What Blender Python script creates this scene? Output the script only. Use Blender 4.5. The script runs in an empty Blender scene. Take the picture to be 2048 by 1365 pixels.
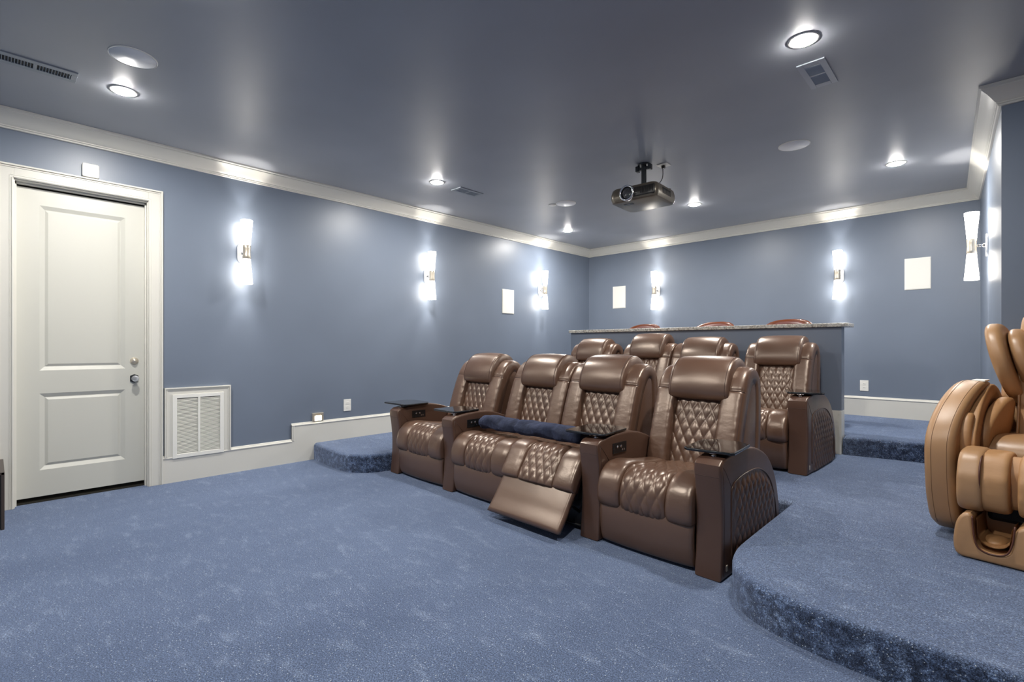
import bpy, bmesh, math, random
from mathutils import Vector, Matrix
random.seed(7)
PI = math.pi
C = bpy.context.scene.collection

# ------------------------------------------------------------------ camera
cam_d = bpy.data.cameras.new('camera')
cam = bpy.data.objects.new('camera', cam_d); C.objects.link(cam)
cam.location = (0, 0, 1.24)
cam.rotation_euler = (PI/2, 0, math.radians(43.827))
cam_d.sensor_width = 36.0
cam_d.lens = 997.0/2048*36
cam_d.shift_y = 11.5/2048
cam_d.clip_start = 0.02
bpy.context.scene.camera = cam

# ------------------------------------------------------------------ world, exposure
w = bpy.data.worlds.new('world'); bpy.context.scene.world = w
w.use_nodes = True
w.node_tree.nodes['Background'].inputs[0].default_value = (0.5, 0.55, 0.6, 1)
w.node_tree.nodes['Background'].inputs[1].default_value = 0.02
vs = bpy.context.scene.view_settings
vs.view_transform = 'Standard'; vs.look = 'None'; vs.gamma = 1.0; vs.use_curve_mapping = False
vs.exposure = 0.74
DOWNLIGHT_W = 19.0     # each recessed downlight
SCONCE_W = 2.0         # each open end of a sconce
SCONCE_E = 10.0         # glass shade emission
CAN_E = 210.0           # downlight diffuser emission

# recessed downlights: position on the ceiling
CEIL = 3.03
LIGHTS = [(-4.373, 0.634), (-2.70, 0.62), (-0.78, 0.62),
          (-4.339, 3.343), (-0.787, 3.274),
          (-4.70, 6.139), (-2.682, 6.105), (-0.665, 6.102)]

def light_obj(name, kind, loc, power, color, rot=(0,0,0), size=0.1, spot=None, parent=None):
    d = bpy.data.lights.new(name, kind); d.energy = power; d.color = color
    if kind == 'AREA':
        d.shape = 'DISK'; d.size = size
    elif kind == 'SPOT':
        d.spot_size = spot; d.spot_blend = 0.6; d.shadow_soft_size = size
    else:
        d.shadow_soft_size = size
    o = bpy.data.objects.new(name, d); C.objects.link(o)
    o.location = loc; o.rotation_euler = rot
    if parent: o.parent = parent
    return o

# ------------------------------------------------------------------ materials
def mat(name, base=(0.5,0.5,0.5), rough=0.5, metal=0.0, spec=0.5, coat=0.0, sheen=0.0):
    m = bpy.data.materials.new(name); m.use_nodes = True
    p = m.node_tree.nodes['Principled BSDF']
    p.inputs['Base Color'].default_value = (*base, 1)
    p.inputs['Roughness'].default_value = rough
    p.inputs['Metallic'].default_value = metal
    p.inputs['Specular IOR Level'].default_value = spec
    p.inputs['Coat Weight'].default_value = coat
    p.inputs['Sheen Weight'].default_value = sheen
    return m
def nodes(m): return m.node_tree.nodes, m.node_tree.links, m.node_tree.nodes['Principled BSDF']
def add(m, kind, **kw):
    n = m.node_tree.nodes.new(kind)
    for k, v in kw.items():
        if k in n.inputs: n.inputs[k].default_value = v
        else: setattr(n, k, v)
    return n
def coords(m, scale=(1,1,1), rot=(0,0,0)):
    tc = add(m, 'ShaderNodeTexCoord'); mp = add(m, 'ShaderNodeMapping')
    mp.inputs['Scale'].default_value = scale; mp.inputs['Rotation'].default_value = rot
    m.node_tree.links.new(tc.outputs['Object'], mp.inputs['Vector'])
    return mp.outputs['Vector']
def ramp(m, fac, stops):
    r = add(m, 'ShaderNodeValToRGB'); cr = r.color_ramp
    while len(cr.elements) < len(stops): cr.elements.new(0.5)
    for e, (p, c) in zip(cr.elements, stops):
        e.position = p; e.color = (*c, 1)
    m.node_tree.links.new(fac, r.inputs['Fac'])
    return r.outputs['Color']
def bump(m, height, strength, dist, prev=None):
    b = add(m, 'ShaderNodeBump'); b.inputs['Strength'].default_value = strength
    b.inputs['Distance'].default_value = dist
    m.node_tree.links.new(height, b.inputs['Height'])
    if prev is not None: m.node_tree.links.new(prev, b.inputs['Normal'])
    return b.outputs['Normal']
def noise(m, vec, scale, detail=3, rough=0.5):
    n = add(m, 'ShaderNodeTexNoise'); n.inputs['Scale'].default_value = scale
    n.inputs['Detail'].default_value = detail; n.inputs['Roughness'].default_value = rough
    m.node_tree.links.new(vec, n.inputs['Vector'])
    return n.outputs['Fac']
def mixc(m, fac, a, b, mode='MIX'):
    x = add(m, 'ShaderNodeMix'); x.data_type = 'RGBA'; x.blend_type = mode
    L = m.node_tree.links
    for sock, v in ((x.inputs[0], fac), (x.inputs[6], a), (x.inputs[7], b)):
        if hasattr(v, 'links'): L.new(v, sock)
        elif isinstance(v, (int, float)): sock.default_value = v
        else: sock.default_value = (*v, 1)
    return x.outputs[2]

def paint(name, base, rough, bmp=0.05):
    m = mat(name, base, rough, spec=0.5)
    v = coords(m)
    n = noise(m, v, 90, 2)
    _, L, p = nodes(m)
    L.new(bump(m, n, bmp, 0.002), p.inputs['Normal'])
    n2 = noise(m, v, 1.3, 2)
    L.new(ramp(m, n2, [(0.3, tuple(c*0.95 for c in base)), (0.7, tuple(c*1.05 for c in base))]), p.inputs['Base Color'])
    return m
M_WALL = paint('wall_paint', (0.164, 0.198, 0.260), 0.40)
M_CEIL = paint('ceiling_paint', (0.36, 0.38, 0.42), 0.42)
M_TRIM = mat('white_trim', (0.68, 0.665, 0.61), 0.35)
M_DOOR = mat('door_white', (0.60, 0.595, 0.54), 0.38)
M_PLATE = mat('white_plastic', (0.82, 0.81, 0.76), 0.4)
M_GRILLE = mat('speaker_cloth', (0.86, 0.87, 0.89), 0.45)
M_GREYVENT = mat('grey_vent', (0.30, 0.33, 0.37), 0.4)
M_DARK = mat('dark_void', (0.01, 0.011, 0.013), 0.7)
M_BLACK = mat('black_plastic', (0.012, 0.012, 0.013), 0.25)
M_GLOSSBLACK = mat('gloss_black', (0.008, 0.007, 0.007), 0.04, coat=0.5)
M_CHROME = mat('chrome', (0.75, 0.75, 0.76), 0.12, metal=1)
M_NICKEL = mat('nickel', (0.78, 0.70, 0.58), 0.32, metal=0.75)
M_SATIN = mat('satin_chrome', (0.85, 0.85, 0.86), 0.3, metal=0.7)
M_DARKMETAL = mat('dark_metal', (0.05, 0.055, 0.06), 0.35, metal=0.6)
M_BRONZE = mat('projector_case', (0.13, 0.112, 0.088), 0.3, metal=0.45)
M_BRONZE_D = mat('projector_front', (0.018, 0.016, 0.014), 0.3)
M_LENS = mat('lens', (0.03, 0.03, 0.035), 0.06, coat=1.0)
M_WOODCAB = mat('cabinet_brown', (0.06, 0.045, 0.038), 0.4)
M_GAP = mat('door_gap_shade', (0.02, 0.018, 0.012), 0.7)  # near-black colour standing in for shade around the door leaf
M_CRYSTAL = mat('crystal', (0.85, 0.88, 0.92), 0.05)
nodes(M_CRYSTAL)[2].inputs['Transmission Weight'].default_value = 0.7

def carpet():
    m = mat('blue_carpet', (0.1,0.15,0.3), 0.85, spec=0.25, sheen=0.6)
    ns, L, p = nodes(m)
    p.inputs['Sheen Roughness'].default_value = 0.45
    p.inputs['Sheen Tint'].default_value = (0.6, 0.72, 1.0, 1)
    v = coords(m)
    # brushed pile patches
    warp = noise(m, v, 1.7, 3, 0.6)
    big = noise(m, coords(m, (1.0, 0.35, 1.0), (0,0,0.5)), 1.4, 4, 0.6)
    med = noise(m, coords(m, (1.0, 2.2, 1.0), (0,0,0.4)), 5.0, 5, 0.68)
    fine = noise(m, v, 170, 2, 0.8)
    pile = noise(m, v, 330, 1, 0.5)
    c1 = ramp(m, big, [(0.35, (0.066, 0.098, 0.182)), (0.62, (0.100, 0.140, 0.240))])
    c2 = ramp(m, med, [(0.54, (0.0,0.0,0.0)), (0.80, (0.13,0.15,0.18))])
    c = mixc(m, 1.0, c1, c2, 'ADD')
    c3 = ramp(m, fine, [(0.32, (0.12,0.14,0.18)), (0.5, (0.85,0.85,0.85)), (0.68, (2.5,2.5,2.4))])
    c = mixc(m, 1.0, c, c3, 'MULTIPLY')
    # crushed upright pile on the risers: light and dark tufts
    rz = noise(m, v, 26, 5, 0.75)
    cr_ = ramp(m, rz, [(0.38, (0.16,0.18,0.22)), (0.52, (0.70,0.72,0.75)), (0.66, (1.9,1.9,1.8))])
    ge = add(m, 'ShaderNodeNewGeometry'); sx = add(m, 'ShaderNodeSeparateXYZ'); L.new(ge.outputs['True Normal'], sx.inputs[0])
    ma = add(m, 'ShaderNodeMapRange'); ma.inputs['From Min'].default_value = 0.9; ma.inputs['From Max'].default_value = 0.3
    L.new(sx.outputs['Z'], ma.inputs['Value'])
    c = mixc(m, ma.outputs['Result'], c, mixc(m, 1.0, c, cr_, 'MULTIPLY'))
    # metallic thread flecks
    vo = add(m, 'ShaderNodeTexVoronoi'); vo.inputs['Scale'].default_value = 85
    L.new(v, vo.inputs['Vector'])
    mt = add(m, 'ShaderNodeMath', operation='LESS_THAN'); mt.inputs[1].default_value = 0.19
    L.new(vo.outputs['Distance'], mt.inputs[0])
    sep = add(m, 'ShaderNodeSeparateColor'); L.new(vo.outputs['Color'], sep.inputs[0])
    g = add(m, 'ShaderNodeMath', operation='GREATER_THAN'); g.inputs[1].default_value = 0.62
    L.new(sep.outputs[0], g.inputs[0])
    mu = add(m, 'ShaderNodeMath', operation='MULTIPLY'); L.new(mt.outputs[0], mu.inputs[0]); L.new(g.outputs[0], mu.inputs[1])
    c = mixc(m, mu.outputs[0], c, (0.52, 0.58, 0.66))
    L.new(c, p.inputs['Base Color'])
    n1 = bump(m, pile, 0.9, 0.006)
    n2 = bump(m, med, 0.35, 0.02, n1)
    L.new(n2, p.inputs['Normal'])
    return m
M_CARPET = carpet()

def leather(name, base, rough=0.36, wr=0.35, dark=0.88, tint=(1,1,1), ior=1.5):
    m = mat(name, base, rough, spec=0.75)
    nodes(m)[2].inputs['Specular Tint'].default_value = (*tint, 1)
    nodes(m)[2].inputs['IOR'].default_value = ior
    ns, L, p = nodes(m)
    v = coords(m)
    a = noise(m, v, 4, 3, 0.5)
    g = noise(m, v, 420, 1)
    w_ = noise(m, coords(m, (0.8, 1.2, 1.6)), 11, 3, 0.5)
    L.new(ramp(m, a, [(0.2, tuple(c*dark for c in base)), (0.8, tuple(c*1.06 for c in base))]), p.inputs['Base Color'])
    L.new(ramp(m, a, [(0.2, (rough*0.85,)*3), (0.8, (rough*1.2,)*3)]), p.inputs['Roughness'])
    n1 = bump(m, g, 0.10, 0.0012)
    n2 = bump(m, w_, wr, 0.012, n1)
    L.new(n2, p.inputs['Normal'])
    return m
M_LEATHER = leather('brown_leather', (0.118, 0.063, 0.041), 0.33, 0.22, tint=(1,0.86,0.74), ior=1.7)
M_LEATHER_SM = leather('brown_leather_smooth', (0.118, 0.063, 0.041), 0.33, 0.05, tint=(1,0.86,0.74), ior=1.7)
M_LEATHER_ARM = leather('brown_leather_arm', (0.088, 0.045, 0.031), 0.34, 0.05, tint=(1,0.88,0.75), ior=1.55)
M_TAN = leather('tan_leather', (0.42, 0.235, 0.11), 0.42, 0.10, 0.92)
M_TANCLOTH = leather('tan_fabric', (0.45, 0.235, 0.095), 0.55, 0.22, 0.90)
M_TANDARK = mat('tan_thread', (0.22, 0.12, 0.06), 0.5)
M_PIPING = mat('dark_piping', (0.10, 0.035, 0.02), 0.4)
M_THREAD = mat('thread', (0.07, 0.035, 0.025), 0.5)
M_WOOD = mat('red_wood', (0.13, 0.036, 0.014), 0.25, coat=0.5)
M_SEATPAD = mat('stool_leather', (0.10, 0.035, 0.03), 0.4)

def blanket_m():
    m = mat('navy_plush', (0.012, 0.022, 0.075), 0.9, sheen=0.25)
    ns, L, p = nodes(m)
    p.inputs['Sheen Tint'].default_value = (0.35, 0.45, 0.9, 1)
    v = coords(m)
    n = noise(m, v, 12, 4); f = noise(m, v, 220, 2)
    L.new(ramp(m, n, [(0.35, (0.004,0.007,0.020)), (0.7, (0.014,0.020,0.048))]), p.inputs['Base Color'])
    L.new(bump(m, n, 0.6, 0.03, bump(m, f, 0.3, 0.003)), p.inputs['Normal'])
    return m
M_BLANKET = blanket_m()
def granite():
    m = mat('granite', (0.6,0.58,0.52), 0.2)
    ns, L, p = nodes(m)
    v = coords(m)
    a = noise(m, v, 55, 4, 0.7); b = noise(m, v, 16, 3, 0.6)
    c = ramp(m, a, [(0.36, (0.06,0.055,0.05)), (0.46, (0.45,0.41,0.34)), (0.6, (0.72,0.70,0.64))])
    L.new(mixc(m, ramp(m, b, [(0.4,(0,0,0)), (0.65,(0.5,0.5,0.5))]), c, (0.42,0.43,0.44)), p.inputs['Base Color'])
    return m
M_GRANITE = granite()
def emis(name, col, strength):
    m = mat(name, (0.9,0.9,0.9), 0.4)
    p = nodes(m)[2]
    p.inputs['Emission Color'].default_value = (*col, 1); p.inputs['Emission Strength'].default_value = strength
    return m
M_SHADE = emis('lit_glass_shade', (1.0, 0.93, 0.82), SCONCE_E)
M_CAN = emis('lit_diffuser', (1.0, 0.97, 0.93), CAN_E)
M_NIGHT = emis('lit_night_lens', (1.0, 0.83, 0.55), 14)

# ------------------------------------------------------------------ mesh helpers
def link(name, me, m, parent=None, smooth=False):
    o = bpy.data.objects.new(name, me); C.objects.link(o)
    ms = m if isinstance(m, (list, tuple)) else [m]
    for x in ms: me.materials.append(x)
    if smooth:
        for f in me.polygons: f.use_smooth = True
    if parent is not None: o.parent = parent
    return o
def from_bm(name, bm, m, parent=None, smooth=False, fix=True):
    if fix: bmesh.ops.recalc_face_normals(bm, faces=bm.faces)
    me = bpy.data.meshes.new(name); bm.to_mesh(me); bm.free()
    return link(name, me, m, parent, smooth)
def bm_box(bm, c, s, bev=0, seg=2, mi=0, rot=None):
    b2 = bmesh.new()
    bmesh.ops.create_cube(b2, size=1)
    bmesh.ops.scale(b2, vec=s, verts=b2.verts)
    if bev > 0:
        bmesh.ops.bevel(b2, geom=b2.edges[:], offset=bev, segments=seg, affect='EDGES', profile=0.5)
    if rot is not None: bmesh.ops.rotate(b2, cent=(0,0,0), matrix=Matrix.Rotation(rot[1], 3, rot[0]), verts=b2.verts)
    bmesh.ops.translate(b2, vec=c, verts=b2.verts)
    for f in b2.faces: f.material_index = mi
    merge(bm, b2)
def merge(bm, b2):
    me = bpy.data.meshes.new('tmp'); b2.to_mesh(me); b2.free()
    bm.from_mesh(me); bpy.data.meshes.remove(me)
def lim(a, b):  # box from min corner a to max corner b
    return tuple((x+y)/2 for x, y in zip(a, b)), tuple(abs(y-x) for x, y in zip(a, b))
def box(name, a, b, m, parent=None, bev=0, seg=2, smooth=False):
    bm = bmesh.new(); c, s = lim(a, b); bm_box(bm, c, s, bev, seg)
    return from_bm(name, bm, m, parent, smooth)
def bm_lathe(bm, prof, n=32, mi=0, mtx=None, cap=True):
    rings = []
    for r, z in prof:
        ring = []
        for i in range(n):
            a = 2*PI*i/n
            v = Vector((r*math.cos(a), r*math.sin(a), z))
            if mtx is not None: v = mtx @ v
            ring.append(bm.verts.new(v))
        rings.append(ring)
    for k in range(len(rings)-1):
        for i in range(n):
            f = bm.faces.new((rings[k][i], rings[k][(i+1)%n], rings[k+1][(i+1)%n], rings[k+1][i]))
            f.material_index = mi; f.smooth = True
    if cap:
        for ring, rv in ((rings[0], True), (rings[-1], False)):
            f = bm.faces.new(ring[::-1] if rv else ring); f.material_index = mi
def lathe(name, prof, m, parent=None, n=32, loc=(0,0,0), mtx=None, cap=True):
    bm = bmesh.new(); bm_lathe(bm, prof, n, 0, mtx, cap)
    bmesh.ops.recalc_face_normals(bm, faces=bm.faces)
    me = bpy.data.meshes.new(name); bm.to_mesh(me); bm.free()
    o = link(name, me, m, parent); o.location = loc
    return o
def catmull(pts, n):
    pts = [Vector(p) for p in pts]
    P = [2*pts[0]-pts[1]] + pts + [2*pts[-1]-pts[-2]]
    dense = []
    for i in range(1, len(P)-2):
        for k in range(24):
            t = k/24
            a, b, c, d = P[i-1], P[i], P[i+1], P[i+2]
            dense.append(0.5*((2*b) + (c-a)*t + (2*a-5*b+4*c-d)*t*t + (3*b-a-3*c+d)*t**3))
    dense.append(P[-2])
    L = [0]
    for a, b in zip(dense, dense[1:]): L.append(L[-1]+(b-a).length)
    out = []; j = 0
    for i in range(n):
        s = L[-1]*i/(n-1)
        while j < len(L)-2 and L[j+1] < s: j += 1
        t = (s-L[j])/max(1e-9, L[j+1]-L[j])
        out.append(dense[j].lerp(dense[j+1], min(1, t)))
    return out, L[-1]
def bm_tube(bm, pts, r, n=8, mi=0, closed=False):
    pts = [Vector(p) for p in pts]; rings = []
    up = Vector((0,0,1)); prev = None
    for i, p in enumerate(pts):
        d = (pts[min(i+1, len(pts)-1)] - pts[max(i-1, 0)]).normalized()
        if prev is None:
            u = d.cross(up)
            if u.length < 0.05: u = d.cross(Vector((1,0,0)))
        else:
            u = prev - d*prev.dot(d)
        u.normalize(); prev = u; w2 = d.cross(u)
        rr = r(i/(len(pts)-1)) if callable(r) else r
        rings.append([bm.verts.new(p + (u*math.cos(2*PI*k/n) + w2*math.sin(2*PI*k/n))*rr) for k in range(n)])
    for k in range(len(rings)-1):
        for i in range(n):
            f = bm.faces.new((rings[k][i], rings[k][(i+1)%n], rings[k+1][(i+1)%n], rings[k+1][i])); f.smooth = True; f.material_index = mi
    for ring in (rings[0][::-1], rings[-1]):
        f = bm.faces.new(ring); f.material_index = mi
def tube(name, pts, r, m, parent=None, n=8, smooth_n=0):
    if smooth_n: pts, _ = catmull(pts, smooth_n)
    bm = bmesh.new(); bm_tube(bm, pts, r, n)
    bmesh.ops.recalc_face_normals(bm, faces=bm.faces)
    me = bpy.data.meshes.new(name); bm.to_mesh(me); bm.free()
    return link(name, me, m, parent)
def bm_prism(bm, poly, x0, x1, axis='x', bev=0, seg=2, mi=0):
    """poly in the plane across the axis; x: (y,z), y: (x,z), z: (x,y)"""
    b2 = bmesh.new()
    def mk(p, t):
        return {'x': (t, p[0], p[1]), 'y': (p[0], t, p[1]), 'z': (p[0], p[1], t)}[axis]
    A = [b2.verts.new(mk(p, x0)) for p in poly]; B = [b2.verts.new(mk(p, x1)) for p in poly]
    b2.faces.new(A); b2.faces.new(B[::-1])
    n = len(poly)
    for i in range(n): b2.faces.new((A[i], B[i], B[(i+1)%n], A[(i+1)%n]))
    bmesh.ops.recalc_face_normals(b2, faces=b2.faces)
    if bev > 0:
        eds = [e for e in b2.edges if all((v in A) for v in e.verts) or all((v in B) for v in e.verts)]
        bmesh.ops.bevel(b2, geom=eds, offset=bev, segments=seg, affect='EDGES', profile=0.5)
    for f in b2.faces: f.material_index = mi
    merge(bm, b2)
def prism(name, poly, x0, x1, m, parent=None, axis='x', bev=0, seg=3, smooth=False):
    bm = bmesh.new(); bm_prism(bm, poly, x0, x1, axis, bev, seg)
    o = from_bm(name, bm, m, parent)
    if smooth: auto_smooth(o)
    return o
def auto_smooth(o, ang=40):
    me = o.data
    for f in me.polygons: f.use_smooth = True
    bm = bmesh.new(); bm.from_mesh(me)
    for e in bm.edges:
        if len(e.link_faces) == 2 and e.calc_face_angle(0) > math.radians(ang): e.smooth = False
    bm.to_mesh(me); bm.free()

def superprof(a, p):
    return max(0.0, 1-abs(a)**p)**(1.0/p)
def quilt_fn(dw, dh, A):
    def q(x, s):
        u = x/dw + s/dh; v = x/dw - s/dh
        a = abs(math.sin(PI*u)); b = abs(math.sin(PI*v))
        return A*(a*b)**0.42
    return q
def arc_at(path, target):
    P, L = catmull(path, 400)
    k = min(range(400), key=lambda i: (P[i]-Vector(target)).length)
    return L*k/399
def cushion(name, path, W, T, m, parent, x0=0.0, B=0.03, nx=24, ns=40, px=4.0, ps=5.0, quilt=None,
            seam=None, bulge=0.0, wfn=None, wrinkle=0.0, seed=0, xshift=None, thread=False):
    """path: (y,z) base line from the hidden end over the top and down the front; the surface stands T above it"""
    P, L = catmull(path, ns)
    rnd = random.Random(seed); ph = [rnd.random()*6.28 for _ in range(6)]
    top = []; bot = []
    for i, p in enumerate(P):
        d = (P[min(i+1, ns-1)] - P[max(i-1, 0)]).normalized()
        n = Vector((d.y, -d.x))
        t = i/(ns-1); s = L*t
        es = superprof(2*t-1, ps)
        w2 = W/2*(wfn(t) if wfn else 1)
        rt = []; rb = []
        for j in range(nx+1):
            q = 2*j/nx-1
            a = 0.55*q + 0.45*math.sin(PI/2*q)
            ex = superprof(a, px)
            h = T*ex*es
            h += bulge*(1-a*a)*es
            if quilt: h += quilt(a*w2, s)*min(1, 6*(1-abs(a)))*min(1, es*1.2)
            if seam:
                for s0, dep, wd in seam: h -= dep*math.exp(-((s-s0)/wd)**2)*ex*es
            if wrinkle: 
                edge = abs(a)**3
                h += wrinkle*edge*ex*es*(math.sin(s*95+ph[0]+3*a)+0.7*math.sin(s*57+ph[1]-4*a)+0.5*math.sin(s*160+ph[2]))
            xs = xshift(t) if xshift else 0
            x = x0 + xs + a*w2
            rt.append((x, p.x+n.x*h, p.y+n.y*h))
            rb.append((x0+xs+a*w2*0.96, p.x-n.x*B*min(1,es+0.3), p.y-n.y*B*min(1,es+0.3)))
        top.append(rt); bot.append(rb)
    verts = []; faces = []
    for g in (top, bot):
        for r in g: verts += r
    N = nx+1; O = ns*N
    for i in range(ns-1):
        for j in range(nx):
            a = i*N+j
            faces.append((a, a+1, a+N+1, a+N))
            faces.append((O+a, O+a+N, O+a+N+1, O+a+1))
    for i in range(ns-1):
        faces.append((i*N, i*N+N, O+i*N+N, O+i*N))
        a = i*N+nx
        faces.append((a, O+a, O+a+N, a+N))
    for j in range(nx):
        faces.append((j, O+j, O+j+1, j+1))
        a = (ns-1)*N+j
        faces.append((a, a+1, O+a+1, O+a))
    me = bpy.data.meshes.new(name); me.from_pydata(verts, [], faces); me.validate(); me.update()
    bm = bmesh.new(); bm.from_mesh(me); bmesh.ops.recalc_face_normals(bm, faces=bm.faces); bm.to_mesh(me); bm.free()
    o = link(name, me, m, parent, smooth=True)
    if thread:
        k = min(range(ns), key=lambda i: abs(L*i/(ns-1)-seam[0][0]))
        bm = bmesh.new(); bm_tube(bm, [Vector(q)+Vector((0,-0.0035,0.001)) for q in top[k][1:-1]], 0.0022, 6)
        from_bm('seam', bm, M_THREAD, o)
        # long seam down the outer edge of the wing, front side only
        side = 1 if x0 > 0 else -1
        j = int(nx*0.90) if side > 0 else nx-int(nx*0.90)
        k0 = int(ns*0.60)
        bm = bmesh.new(); bm_tube(bm, [top[i][j] for i in range(k0, ns-4, 2)], 0.0014, 6)
        from_bm('edge_stitching', bm, M_THREAD, o)
    return o

# ------------------------------------------------------------------ object bookkeeping
def thing(name, label, cat, loc=(0,0,0), rotz=0, group=None):
    o = bpy.data.objects.new(name, None); C.objects.link(o); o.empty_display_size = 0.1
    o.location = loc; o.rotation_euler = (0, 0, rotz)
    o['label'] = label; o['category'] = cat
    if group: o['group'] = group
    return o
def tag(o, label, cat, group=None):
    o['label'] = label; o['category'] = cat
    if group: o['group'] = group
    return o
def struct(o): o['kind'] = 'structure'; return o

# ------------------------------------------------------------------ room shell
XL, YB, YF, XR = -5.394, 7.69, -1.3, 2.6
P1, P2 = 0.178, 0.362           # platform levels
KX0, KY0 = -0.081, YB           # right wall: back end
KX1, KY1 = 0.054, 4.81          # right wall: corner towards the alcove
struct(box('floor', (XL-0.12, YF-0.12, -0.1), (XR+0.12, YB+0.12, 0), M_CARPET))
struct(box('ceiling', (XL-0.12, YF-0.12, CEIL), (XR+0.12, YB+0.12, CEIL+0.1), M_CEIL))
bm = bmesh.new()
DY0, DY1, DZ = 0.112, 0.955, 2.53
for a, b in (((XL-0.12, YF-0.12, 0), (XL, DY0, CEIL)), ((XL-0.12, DY1, 0), (XL, YB+0.12, CEIL)), ((XL-0.12, DY0, DZ), (XL, DY1, CEIL))):
    c, s = lim(a, b); bm_box(bm, c, s)
struct(from_bm('wall_left', bm, M_WALL))
struct(box('wall_back', (XL, YB, 0), (KX0+0.12, YB+0.12, CEIL), M_WALL))
bm = bmesh.new(); bm_prism(bm, [(KX0, KY0), (KX1, KY1), (XR, KY1), (XR, KY1+0.12), (KX1+0.13, KY1+0.12), (KX0+0.13, KY0)], 0, CEIL, 'z')
struct(from_bm('wall_right', bm, M_WALL))
struct(box('wall_alcove', (XR, YF, 0), (XR+0.12, KY1+0.12, CEIL), M_WALL))
struct(box('wall_front', (XL, YF-0.12, 0), (XR+0.12, YF, CEIL), M_WALL))

# carpeted platforms with rounded noses
def platform(name, poly, z0, z1, r=0.035):
    bm = bmesh.new()
    A = [bm.verts.new((x, y, z0)) for x, y in poly]
    n = len(poly)
    # area sign
    ar = sum(poly[i][0]*poly[(i+1)%n][1]-poly[(i+1)%n][0]*poly[i][1] for i in range(n))
    sg = 1 if ar > 0 else -1
    def inset(d):
        out = []
        for i in range(n):
            p0, p1, p2 = Vector(poly[i-1]), Vector(poly[i]), Vector(poly[(i+1)%n])
            e1 = (p1-p0).normalized(); e2 = (p2-p1).normalized()
            n1 = Vector((-e1.y, e1.x))*sg; n2 = Vector((-e2.y, e2.x))*sg
            mv = (n1+n2); mv.normalize()
            out.append(p1 + mv*d/max(0.4, mv.dot(n1)))
        return out
    rings = [A]
    for k in range(0, 7):
        t = k/6*PI/2
        q = inset(r*(1-math.cos(t)))
        rings.append([bm.verts.new((p.x, p.y, z1-r+r*math.sin(t))) for p in q])
    for a, b in zip(rings, rings[1:]):
        for i in range(n):
            bm.faces.new((a[i], a[(i+1)%n], b[(i+1)%n], b[i])).smooth = True
    from mathutils.geometry import tessellate_polygon
    for tri in tessellate_polygon([[v.co.copy() for v in rings[-1]]]):
        vs3 = [rings[-1][k] for k in tri]
        n3 = (vs3[1].co-vs3[0].co).cross(vs3[2].co-vs3[0].co)
        if n3.length < 1e-9: continue
        try: bm.faces.new(vs3 if n3.z > 0 else vs3[::-1])
        except ValueError: pass
    return struct(from_bm(name, bm, M_CARPET))
arcL, _ = catmull([(XL-0.03, 2.455), (-5.05, 2.425), (-4.62, 2.42), (-4.42, 2.54), (-4.345, 2.74), (-4.34, 3.0)], 26)
arcR, _ = catmull([(-0.985, 3.0), (-0.975, 2.72), (-0.90, 2.50), (-0.74, 2.36), (-0.45, 2.285), (-0.1, 2.28), (0.4, 2.28)], 30)
poly = [tuple(p) for p in arcL] + [(-4.34, 3.80), (-0.985, 3.80)] + [tuple(p) for p in arcR] + [(XR+0.03, 2.28), (XR+0.03, YB+0.03), (XL-0.03, YB+0.03)]
platform('carpeted_platform', poly, 0, P1)
platform('carpeted_bar_platform', [(XL-0.03, 5.82), (-4.39, 5.82), (-4.39, 5.94), (-1.05, 5.94), (-1.05, 5.80), (0.14, 5.98), (0.14, YB+0.03), (XL-0.03, YB+0.03)], P1, P2)

# mouldings swept along walls
def sweep(name, pts, prof, m, i0, i1, sgn=1):
    """pts: whole plan polyline (room side on the left for sgn=1); builds the run pts[i0]..pts[i1] with mitred ends"""
    n = len(pts); mit = []
    for i in range(n):
        p = Vector(pts[i])
        e = []
        if i > 0: e.append((p-Vector(pts[i-1])).normalized())
        if i < n-1: e.append((Vector(pts[i+1])-p).normalized())
        ns_ = [Vector((-q.y, q.x))*sgn for q in e]
        mv = sum(ns_, Vector((0,0))).normalized()
        mit.append(mv/max(0.3, mv.dot(ns_[0])))
    bm = bmesh.new(); rings = []
    for i in range(i0, i1+1):
        rings.append([bm.verts.new((pts[i][0]+mit[i].x*o, pts[i][1]+mit[i].y*o, z)) for o, z in prof])
    k = len(prof)
    for a, b in zip(rings, rings[1:]):
        for j in range(k): bm.faces.new((a[j], a[(j+1)%k], b[(j+1)%k], b[j]))
    bm.faces.new(rings[0]); bm.faces.new(rings[-1][::-1])
    o = from_bm(name, bm, m); auto_smooth(o, 25)
    return struct(o)
CB = 2.897
crown_prof = [(-0.002, CB), (0.014, CB), (0.018, CB+0.004), (0.018, CB+0.012), (0.026, CB+0.016), (0.026, CB+0.024), (0.032, CB+0.028),
              (0.040, CB+0.036), (0.056, CB+0.056), (0.075, CB+0.078), (0.093, CB+0.094), (0.104, CB+0.104), (0.104, CB+0.112), (0.118, CB+0.118),
              (0.118, CEIL-0.001), (-0.002, CEIL-0.001)]
room = [(XL, YF), (XL, YB), (KX0, KY0), (KX1, KY1), (XR, KY1), (XR, YF)]
for k, nm in enumerate(['trim_1', 'trim_2', 'trim_3', 'trim_4']):
    sweep(nm, room, crown_prof, M_TRIM, k, k+1, -1)
def base_prof(z0, h):
    return [(-0.002, z0), (0.017, z0), (0.017, z0+h-0.035), (0.020, z0+h-0.032), (0.024, z0+h-0.024), (0.020, z0+h-0.016), (0.014, z0+h-0.012),
            (0.012, z0+h-0.004), (0.008, z0+h), (-0.002, z0+h)]
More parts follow.
